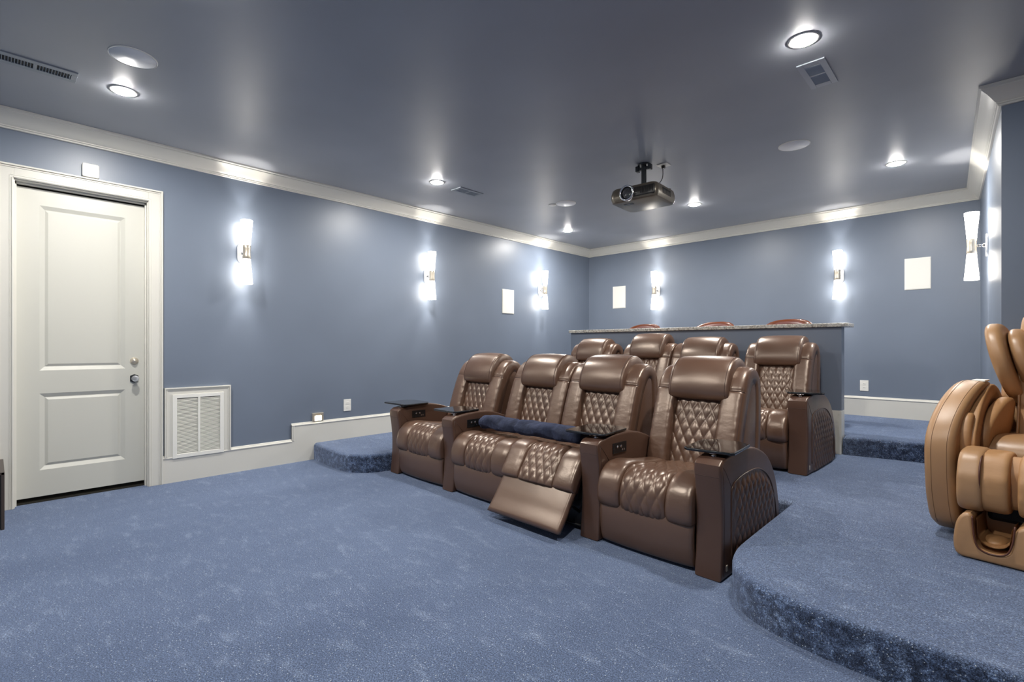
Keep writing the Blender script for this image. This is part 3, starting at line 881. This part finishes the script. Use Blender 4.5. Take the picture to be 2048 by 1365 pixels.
def recliner(label, loc, rotz, w, arms, trays, footrest_open=False, head_up=0.0, lean=0.0, group='', seed=0, quilt_sides=None, controls=()):
    t = thing('recliner_chair', label, 'recliner', loc, rotz, group)
    hw = w/2
    # base box
    bm = bmesh.new()
    bm_prism(bm, [(0.08,0.03), (0.88,0.03), (0.90,0.34), (0.60,0.38), (0.30,0.36), (0.08,0.28)], -hw+0.004, hw-0.004, 'x', 0.008, 2)
    from_bm('base_frame', bm, M_BLACK if footrest_open else M_LEATHER_ARM, t)
    # seat
    if not footrest_open:
        path = [(0.66,0.405), (0.50,0.418), (0.32,0.440), (0.19,0.462), (0.10,0.458), (0.045,0.415), (0.022,0.355), (0.020,0.300), (0.036,0.262)]
    else:
        path = [(0.66,0.405), (0.50,0.418), (0.32,0.445), (0.20,0.478), (0.12,0.488), (0.065,0.462), (0.010,0.385), (-0.030,0.325), (-0.048,0.285)]
    bw_ = w*0.265
    q = quilt_fn(0.070, 0.125, 0.011)
    cw = w-2*bw_+0.006
    cushion('seat_panel', path, cw, 0.036, M_LEATHER_SM, t, 0, 0.03, 80, 130, 8, 12, q, bulge=0.008, seed=seed)
    for s in (-1, 1):
        cushion('seat_bolster', path, bw_-0.002, 0.052, M_LEATHER, t, s*(hw-bw_/2), 0.04, 24, 72, 3.8, 8, None, wrinkle=0.0014, seed=seed+s, seam=[(0.30, 0.003, 0.006)])
    # footrest front
    if not footrest_open:
        kp_ = [(0.050,0.300), (0.026,0.262), (0.018,0.20), (0.022,0.12), (0.036,0.05), (0.048,0.022)]
        cushion('footrest', kp_, w-0.006, 0.020, M_LEATHER_SM, t, 0, 0.03, 24, 26, 8, 5, None, bulge=0.012, seed=seed)
    else:
        kp_ = [(-0.020,0.318), (-0.058,0.262), (-0.098,0.205), (-0.135,0.150), (-0.175,0.10), (-0.205,0.062)]
        cushion('footrest', kp_, w-0.004, 0.018, M_LEATHER_SM, t, 0, 0.035, 24, 26, 8, 6, None, bulge=0.008, seed=seed)
        bm = bmesh.new()
        for s in (-1, 1):
            x = s*(hw-0.06)
            bm_tube(bm, [(x, 0.12, 0.10), (x, -0.02, 0.20), (x, -0.06, 0.23)], 0.010, 8)
            bm_tube(bm, [(x, 0.14, 0.30), (x, 0.05, 0.24), (x, -0.09, 0.16)], 0.009, 8)
            bm_tube(bm, [(x-s*0.02, 0.10, 0.05), (x-s*0.02, 0.30, 0.05)], 0.012, 8)
        bm_tube(bm, [(-hw+0.04, 0.08, 0.035), (hw-0.02, 0.08, 0.035)], 0.009, 8)
        bm_box(bm, (0, 0.05, 0.30), (w*0.9, 0.05, 0.16), 0.01)
        from_bm('footrest_linkage', bm, M_BLACK, t)
    # back
    bm = bmesh.new()
    bm_prism(bm, [(0.64,0.30), (0.68,0.45), (0.76,0.76), (0.86,1.0), (0.93,1.045), (1.0,1.0), (1.005,0.92), (0.975,0.62), (0.93,0.28)], -hw+0.008, hw-0.008, 'x', 0.02, 3)
    o = from_bm('back_shell', bm, M_LEATHER, t); auto_smooth(o)
    wp = [(0.965,0.40), (0.985,0.60), (0.995,0.80), (0.992,0.92), (0.978,0.995), (0.940,1.035), (0.875,1.038), (0.815,0.985), (0.770,0.90), (0.722,0.78), (0.675,0.64), (0.640,0.52), (0.615,0.43)]
    ww = w*0.245; NW = 150; sa = arc_at(wp, (0.784, 0.93))
    for s in (-1, 1):
        cushion('back_wing', wp, ww, 0.062, M_LEATHER, t, s*(hw-ww/2-0.003), 0.05, 28, NW, 3.6, 14, None, seam=[(sa, 0.009, 0.006)], wrinkle=0.0018, seed=seed*3+s, thread=True)
    bp = [(0.835,0.96), (0.780,0.86), (0.728,0.72), (0.688,0.58), (0.660,0.46), (0.650,0.40)]
    cushion('back_panel', bp, w-2*ww+0.03, 0.030, M_LEATHER_SM, t, 0, 0.03, 76, 104, 6, 8, q, bulge=0.006, seed=seed)
    # head pillow
    hp = [(0.990,0.985), (0.985,1.055), (0.930,1.098), (0.862,1.098), (0.805,1.060), (0.765,0.995), (0.742,0.925), (0.752,0.885)]
    hp = [(y+0.25*head_up, z+head_up) for y, z in hp]
    cushion('headrest', hp, 0.43, 0.064, M_LEATHER_SM, t, 0.006, 0.05, 44, 50, 9, 3.4, None, bulge=0.010, seed=seed, wrinkle=0.0008)
    for s in (-1, 1):
        bm = bmesh.new()
        P_, _ = catmull(hp, 30); L_ = []
        for i, p in enumerate(P_):
            d = (P_[min(i+1, 29)]-P_[max(i-1, 0)]).normalized(); n = Vector((d.y, -d.x))
            es = superprof(2*i/29-1, 3.2)
            L_.append((0.006+s*0.191, p.x+n.x*(0.0645*es*superprof(0.89, 9)+0.003*es), p.y+n.y*(0.0645*es*superprof(0.89, 9)+0.003*es)))
        bm_tube(bm, L_[1:-1], 0.0022, 6)
        from_bm('headrest_piping', bm, M_THREAD, t)
    for i, xa in enumerate(arms):
        add_arm(t, xa, quilt_side=(quilt_sides or [0]*9)[i])
    for xf, sd in controls: add_controls(t, xf, sd)
    for tr in trays: add_tray(t, *tr)
    return t

ROW_ROT = math.radians(-1.6)
def row(y0, z0, x_ref, chairs):
    """y0 = front line at x_ref"""
    for ch in chairs:
        xc = ch.pop('x')
        y = y0 + (xc-x_ref)*math.tan(ROW_ROT)
        recliner(loc=(xc, y, z0), rotz=ROW_ROT, **ch)
G1, G2 = 'front row recliners', 'back row recliners'
# x of arm centres and seats measured from the photograph
A1, A2, A3, A4 = -4.222, -3.368, -1.869, -1.090
S1 = ((A1+A2)/2, A2-A1-0.150); S4 = ((A3+A4)/2, A4-A3-0.150)
sw = (A3-A2-0.150)/2
S2 = (A2+0.075+sw/2, sw); S3 = (A3-0.075-sw/2, sw)
row(2.635, 0.0, -1.09, [
    dict(x=S1[0], w=S1[1], arms=[A1-S1[0], A2-S1[0]], quilt_sides=[-1, 0], controls=[(A1-S1[0]+0.074, 1)],
         trays=[(A1-S1[0], A1-S1[0]-0.055, 0.38, 0.33, 0.20, 0.05), (A2-S1[0], A2-S1[0]-0.12, 0.31, 0.34, 0.22, 0.03)],
         label='brown leather recliner at the left end of the front row, beside the left step', group=G1, seed=1),
    dict(x=S2[0], w=S2[1], arms=[], trays=[], controls=[(-S2[1]/2+0.0015, 1)], label='brown recliner in the front row with the rolled blanket across it and footrest shut', group=G1, seed=2),
    dict(x=S3[0], w=S3[1], arms=[A3-S3[0]], trays=[(A3-S3[0], A3-S3[0]-0.085, 0.30, 0.38, 0.22, 0.12)], footrest_open=True,
         label='brown leather recliner with its footrest partly raised, in the front row', group=G1, seed=3),
    dict(x=S4[0], w=S4[1], arms=[A4-S4[0]], quilt_sides=[1], controls=[(-S4[1]/2+0.0015, 1)], trays=[(A4-S4[0], A4-S4[0]-0.035, 0.27, 0.37, 0.23, 0.10)],
         label='largest brown recliner at the right end of the front row, beside the platform', group=G1, seed=4)])
D2 = -0.075
B1, B2, B3, B4 = A1+0.0, -3.40, -1.93, A4-0.066
T1 = ((B1+B2)/2, B2-B1-0.15); T4 = ((B3+B4)/2, B4-B3-0.15); tw = (B3-B2-0.15)/2
T2 = (B2+0.075+tw/2, tw); T3 = (B3-0.075-tw/2, tw)
row(4.612, P1, -1.16, [
    dict(x=T1[0], w=T1[1], arms=[B1-T1[0], B2-T1[0]], quilt_sides=[-1, 0], controls=[], trays=[],
         label='brown recliner at the left end of the back row, mostly hidden, low headrest', group=G2, seed=5),
    dict(x=T2[0], w=T2[1], arms=[], trays=[], head_up=0.05, label='brown recliner in the back row with its headrest raised higher than the others', group=G2, seed=6),
    dict(x=T3[0], w=T3[1], arms=[B3-T3[0]], trays=[(B3-T3[0], B3-T3[0]-0.06, 0.30, 0.36, 0.22, 0.1)], label='brown recliner in the back row right of the raised headrest, low headrest', group=G2, seed=7),
    dict(x=T4[0], w=T4[1], arms=[B4-T4[0]], quilt_sides=[1], trays=[(B4-T4[0], B4-T4[0]-0.02, 0.27, 0.37, 0.26, 0.35)],
         label='brown recliner at the right end of the back row, beside the half wall end', group=G2, seed=8)])

# ------------------------------------------------------------------ rolled blanket
bm = bmesh.new()
nr, nl = 40, 90
ax, _ = catmull([(-3.24, 3.02, 0.575), (-3.10, 2.99, 0.592), (-2.85, 2.965, 0.588), (-2.62, 2.955, 0.592), (-2.40, 2.935, 0.600), (-2.20, 2.915, 0.602), (-2.08, 2.91, 0.60)], nl)
rings = []
for i, p in enumerate(ax):
    t_ = i/(nl-1)
    e = min(1, (min(t_, 1-t_)*40+0.35))
    r0 = 0.062*min(1, e**0.5)
    ring = []
    for k in range(nr):
        a = 2*PI*k/nr
        r = r0*(1+0.05*math.sin(3*a+9*t_)+0.05*math.sin(2*a+23*t_)+0.04*math.sin(5*a-31*t_))
        r -= 0.010*math.exp(-((t_-0.42)/0.018)**2) + 0.006*math.exp(-((t_-0.78)/0.02)**2)
        # overlapping outer flap
        fl = (a-0.9) % (2*PI)
        r += 0.010*(fl/(2*PI))
        zz = math.sin(a)*r*(0.86 if math.sin(a) < 0 else 0.95)
        ring.append(bm.verts.new((p.x, p.y+math.cos(a)*r*1.25, p.z+zz)))
    rings.append(ring)
for a, b in zip(rings, rings[1:]):
    for k in range(nr): bm.faces.new((a[k], a[(k+1)%nr], b[(k+1)%nr], b[k])).smooth = True
bm.faces.new(rings[0]); bm.faces.new(rings[-1][::-1])
o = from_bm('rolled_blanket', bm, M_BLANKET)
tag(o, 'navy blue plush blanket rolled up across two front row seats', 'blanket')

# ------------------------------------------------------------------ bar stools
def stool_make(label, x, y):
    t = thing('bar_stool', label, 'bar stool', (x, y, P2), 0, 'wooden bar stools behind the counter')
    for sx in (-1, 1):
        for sy in (-1, 1):
            tube('leg', [(sx*0.17, sy*0.16, 0.66), (sx*0.20, sy*0.19, 0.0)], lambda q: 0.020-0.005*q, M_WOOD, t, 10)
    bm = bmesh.new()
    for sy in (-1, 1): bm_tube(bm, [(-0.19, sy*0.18, 0.24), (0.19, sy*0.18, 0.24)], 0.012, 8)
    for sx in (-1, 1): bm_tube(bm, [(sx*0.19, -0.18, 0.30), (sx*0.19, 0.18, 0.30)], 0.012, 8)
    from_bm('stretcher', bm, M_WOOD, t)
    lathe('seat', [(0.19, 0.64), (0.215, 0.66), (0.22, 0.69), (0.20, 0.72), (0.12, 0.735), (0.001, 0.738)], M_SEATPAD, t, 32)
    # curved back: arched wooden rail, highest in the middle
    pts = []; n = 40
    bm = bmesh.new(); rings = []
    for i in range(n+1):
        u = i/n*2-1; a = u*1.15
        cx, cy = 0.255*math.sin(a)/math.sin(1.15)*1.0, 0.02+0.22*math.cos(a)
        zt = 1.21-0.085*abs(u)**2.6; zb = zt-0.11
        nx_, ny_ = math.sin(a), math.cos(a)
        th = 0.014
        rings.append([bm.verts.new((cx+nx_*o_, cy+ny_*o_, z)) for o_, z in ((-th, zb), (-th, zt-0.01), (-th*0.3, zt), (th*0.6, zt), (th*1.3, zt-0.012), (th, zb))])
    for a, b in zip(rings, rings[1:]):
        for k in range(6): bm.faces.new((a[k], a[(k+1)%6], b[(k+1)%6], b[k])).smooth = True
    bm.faces.new(rings[0]); bm.faces.new(rings[-1][::-1])
    from_bm('top_rail', bm, M_WOOD, t)
    bm = bmesh.new(); rings = []
    for i in range(n+1):
        u = i/n*2-1; a = u*1.0
        cx, cy = 0.225*math.sin(a)/math.sin(1.15), 0.005+0.215*math.cos(a)
        zt = 1.185-0.07*abs(u)**2.6; nx_, ny_ = math.sin(a), math.cos(a)
        rings.append([bm.verts.new((cx+nx_*o_, cy+ny_*o_, z)) for o_, z in ((-0.018, 0.88), (-0.026, 0.95), (-0.024, zt-0.03), (-0.012, zt), (0.006, zt-0.01), (0.006, 0.88))])
    for a, b in zip(rings, rings[1:]):
        for k in range(6): bm.faces.new((a[k], a[(k+1)%6], b[(k+1)%6], b[k])).smooth = True
    bm.faces.new(rings[0]); bm.faces.new(rings[-1][::-1])
    from_bm('back_pad', bm, M_SEATPAD, t)
    for s in (-1, 1):
        tube('back_post', [(s*0.18, 0.12, 0.66), (s*0.215, 0.14, 0.9), (s*0.235, 0.13, 1.09)], 0.014, M_WOOD, t, 8, 10)
    return t
stool_make('wooden bar stool behind the counter, leftmost of the three tops showing', -3.62, 6.40)
stool_make('wooden bar stool behind the counter, middle of the three tops showing', -2.60, 6.40)
stool_make('wooden bar stool behind the counter, rightmost of the three tops showing', -1.73, 6.40)

# ------------------------------------------------------------------ massage chair
mc = thing('massage_chair', 'tan leather massage chair with footwells on the right platform, cut by the frame', 'massage chair', (0.150, 3.345, P1), math.radians(-9))
def mprism(name, poly, x0, x1, m, parent, bev=0.02, seg=4, axis='x', shear=None, smooth=True):
    o = prism(name, poly, x0, x1, m, parent, axis, bev, seg)
    if shear:
        for v in o.data.vertices: v.co = shear(v.co.copy())
    if smooth: auto_smooth(o, 50)
    return o
def sm(pts, n): 
    p, _ = catmull(pts, n); return [tuple(q) for q in p]
# foot unit, front view outline with two wells
half = [(0.0, 0.205), (0.035, 0.205), (0.062, 0.19), (0.074, 0.15), (0.082, 0.09), (0.10, 0.062), (0.15, 0.052), (0.19, 0.065), (0.208, 0.10), (0.216, 0.16), (0.222, 0.215), (0.235, 0.225), (0.262, 0.214), (0.285, 0.165), (0.293, 0.08), (0.285, 0.022), (0.26, 0.004)]
right = sm(half, 48)
outl = right + [(-x, z) for x, z in right[::-1]][:-1]
def foot_shear(c):
    return Vector((c.x, c.y + 0.10*max(0, c.z-0.08)*1.2, c.z))
mprism('foot_unit', outl, 0.0, 0.30, M_TAN, mc, 0.016, 4, 'y', foot_shear)
box('foot_back', (-0.24, 0.24, 0.02), (0.24, 0.32, 0.20), M_TANCLOTH, mc, 0.01)
for s in (-1, 1):
    # fabric liner pads of the wells
    pts = sm([(s*0.078, 0.175), (s*0.088, 0.10), (s*0.108, 0.075), (s*0.148, 0.066), (s*0.186, 0.078), (s*0.203, 0.11), (s*0.212, 0.205)], 24)
    bm = bmesh.new(); rings = []
    for i in range(15):
        v_ = i/14; y = 0.018+0.24*v_
        k = 0.010+0.014*math.sin(PI*v_)
        rings.append([bm.verts.new((s*0.147+(p[0]-s*0.147)*(1-k*4.0), y+0.12*max(0, p[1]-0.08), p[1]+k*(1 if p[1] < 0.1 else 0.2))) for p in pts])
    for a, b in zip(rings, rings[1:]):
        for j in range(len(pts)-1): bm.faces.new((a[j], a[j+1], b[j+1], b[j])).smooth = True
    geom = bmesh.ops.solidify(bm, geom=bm.faces[:], thickness=-0.006)
    from_bm('foot_well_lining', bm, M_TANCLOTH, mc)
    pipe = [(x, -0.002+0.12*max(0, z-0.08), z) for x, z in sm([(s*0.068, 0.203), (s*0.078, 0.11), (s*0.10, 0.062), (s*0.15, 0.050), (s*0.192, 0.064), (s*0.211, 0.11), (s*0.222, 0.215)], 30)]
    tube('well_piping', pipe, 0.0042, M_PIPING, mc, 8)
    # sole roller bump
    bm = bmesh.new()
    bmesh.ops.create_uvsphere(bm, u_segments=20, v_segments=12, radius=1)
    bmesh.ops.scale(bm, vec=(0.052, 0.07, 0.030), verts=bm.verts); bmesh.ops.translate(bm, vec=(s*0.147, 0.12, 0.085), verts=bm.verts)
    from_bm('sole_pad', bm, M_TANCLOTH, mc, True)
# calf unit: side lobes, centre lobe, backing
def lobe(name, x0, x1, m, y0=0.03, y1=0.30, z0=0.235, z1=0.530, seed=0, wr=0.0, par=None):
    w_ = x1-x0
    path = [(y1, z1-0.075), (y1-0.03, z1-0.045), ((y0+y1)/2, z1-0.045), (y0+0.085, z1-0.06), (y0+0.055, z1-0.11), (y0+0.045, (z0+z1)/2), (y0+0.05, z0+0.06), (y0+0.09, z0+0.03), (y1-0.06, z0+0.03)]
    return cushion(name, path, w_, 0.045, m, par or mc, (x0+x1)/2, 0.05, 22, 60, 4.6, 12, None, wrinkle=wr, seed=seed)
for s in (-1, 1):
    xs_ = sorted((s*0.290, s*0.190)); lobe('calf_outer_pad', xs_[0], xs_[1], M_TAN, seed=3, wr=0.0004)
    xs_ = sorted((s*0.208, s*0.095)); lobe('calf_airbag', xs_[0], xs_[1], M_TANCLOTH, 0.045, 0.29, 0.24, 0.525, seed=4, wr=0.001)
    pth = [(s*0.200, 0.22, 0.520), (s*0.200, 0.14, 0.517), (s*0.200, 0.080, 0.49), (s*0.200, 0.044, 0.43), (s*0.200, 0.040, 0.35), (s*0.200, 0.055, 0.275), (s*0.200, 0.11, 0.24)]
    tube('calf_piping', pth, 0.0050, M_PIPING, mc, 8, 30)
lobe('calf_centre_pad', -0.068, 0.068, M_TANCLOTH, 0.035, 0.29, 0.24, 0.525, seed=5, wr=0.001)
cushion('calf_drape', [(0.27, 0.48), (0.17, 0.49), (0.13, 0.45), (0.12, 0.40), (0.13, 0.30), (0.16, 0.255)], 0.40, 0.018, M_TANCLOTH, mc, 0, 0.05, 40, 40, 6, 6, None, wrinkle=0.002, seed=9)
box('calf_carriage', (-0.20, 0.22, 0.16), (0.20, 0.40, 0.42), M_DARK, mc, 0.02)
box('base', (-0.27, 0.36, 0.0), (0.27, 1.05, 0.22), M_BLACK, mc, 0.03)
# seat
cushion('seat_cushion', [(0.98,0.50), (0.80,0.500), (0.62,0.512), (0.53,0.510), (0.485,0.480), (0.485,0.445), (0.52,0.425), (0.60,0.42)], 0.57, 0.052, M_TAN, mc, 0.0, 0.05, 40, 60, 4.5, 6, None, bulge=0.010, seed=2)
box('seat_base', (-0.26, 0.50, 0.20), (0.26, 1.0, 0.44), M_DARK, mc, 0.02)
# side shells
sh = sm([(0.36,0.035), (0.255,0.10), (0.20,0.25), (0.175,0.42), (0.18,0.55), (0.235,0.66), (0.34,0.765), (0.47,0.835), (0.60,0.862), (0.78,0.850), (0.95,0.79), (1.05,0.62), (1.08,0.35), (1.02,0.10), (0.92,0.035)], 54)
for s in (-1, 1):
    def shr(c, s=s):
        k = max(0, c.z-0.50)
        return Vector((c.x - s*0.30*k*k*1.6 - s*0.04*max(0, 0.25-c.z), c.y, c.z))
    x0, x1 = sorted((s*0.455, s*0.320))
    o = mprism('side_shell', sh, x0, x1, M_TAN, mc, 0.034, 5, 'x', shr)
    # stitched lines along the rim
    bm = bmesh.new()
    for xo in (0.421, 0.354):
        pp = []
        for y, z in sh[2:40]:
            c = shr(Vector((s*xo, y, z)))
            # push slightly out from the rim
            pp.append(c)
        cen = Vector((0, 0.62, 0.45))
        pp = [p + Vector((0, p.y-cen.y, p.z-cen.z)).normalized()*0.0006 for p in pp]
        bm_tube(bm, pp, 0.0011, 6)
    from_bm('stitching', bm, M_TANDARK, o)
    # metallic inlay on top of the shell
    c = shr(Vector((s*0.365, 0.66, 0.87)))
    b_ = box('silver_inlay', (c.x-0.030, 0.60, 0.858), (c.x+0.030, 0.72, 0.868), M_PLATE, o, 0.003)
    # inner arm compartment pads
    a1 = cushion('arm_lining', [(1.0,0.50), (1.0,0.70), (0.90,0.79), (0.70,0.83), (0.50,0.77), (0.36,0.67), (0.28,0.55), (0.30,0.40)], 0.07, 0.012, M_TANCLOTH, mc, s*0.288, 0.10, 16, 60, 4, 8, None, wrinkle=0.001, seed=11)
    poly2 = sm([(0.42,0.47), (0.405,0.55), (0.45,0.64), (0.56,0.715), (0.70,0.765), (0.79,0.755), (0.82,0.68), (0.80,0.57), (0.70,0.50), (0.55,0.46)], 34)
    xi0, xi1 = sorted((s*0.262, s*0.200))
    def sh2(c, s=s): return Vector((c.x + s*0.10*(0.62-c.z) - s*0.10*(c.y-0.6), c.y, c.z))
    mprism('arm_divider_pad', poly2, xi0, xi1, M_TANCLOTH, mc, 0.022, 5, 'x', sh2)
    poly3 = sm([(0.27,0.46), (0.25,0.54), (0.27,0.63), (0.33,0.70), (0.40,0.67), (0.41,0.56), (0.36,0.47)], 20)
    xj0, xj1 = sorted((s*0.325, s*0.270))
    mprism('hand_pad', poly3, xj0, xj1, M_TANCLOTH, mc, 0.022, 5, 'x')
    # shoulder wing: outer shell and inner airbag
    pw = sm([(0.93,0.72), (0.80,0.78), (0.70,0.90), (0.665,1.02), (0.70,1.13), (0.78,1.19), (0.92,1.20), (1.05,1.14), (1.10,1.0), (1.08,0.82)], 34)
    xo0, xo1 = sorted((s*0.285, s*0.205))
    def shw(c, s=s): return Vector((c.x - s*(0.015 + 0.22*(1.02-c.z)), c.y, c.z))
    mprism('shoulder_wing', pw, xo0, xo1, M_TAN, mc, 0.03, 5, 'x', shw)
    pw2 = sm([(0.93,0.76), (0.83,0.83), (0.76,0.92), (0.74,1.02), (0.77,1.11), (0.85,1.16), (0.95,1.16), (1.03,1.05), (1.05,0.9)], 30)
    xk0, xk1 = sorted((s*0.200, s*0.125))
    mprism('shoulder_airbag', pw2, xk0, xk1, M_TAN, mc, 0.03, 5, 'x', shw)
# backrest
bpth = [(1.12,1.12), (1.08,1.19), (1.00,1.20), (0.93,1.13), (0.90,1.0), (0.875,0.85), (0.85,0.70), (0.82,0.58), (0.80,0.52)]
cushion('backrest', bpth, 0.34, 0.055, M_TAN, mc, 0.0, 0.10, 34, 60, 5, 6, None, bulge=0.01, seed=6)
cushion('head_pillow', [(1.02,1.20), (0.96,1.22), (0.88,1.18), (0.855,1.08), (0.86,0.98), (0.88,0.94)], 0.27, 0.045, M_TAN, mc, 0.0, 0.05, 30, 40, 4, 4, None, bulge=0.01, seed=8)
bm = bmesh.new()
for s in (-1, 1):
    bm_tube(bm, [(s*0.158, y-0.052, z+0.01) for y, z in bpth[3:]], 0.006, 8)
from_bm('backrest_piping', bm, M_TAN, mc)
bm = bmesh.new(); bm_prism(bm, sm([(0.95,0.2), (0.93,0.6), (1.02,1.0), (1.08,1.15), (1.2,1.12), (1.24,0.9), (1.2,0.5), (1.1,0.2)], 24), -0.26, 0.26, 'x', 0.03, 3)
o = from_bm('rear_shell', bm, M_TAN, mc); auto_smooth(o)
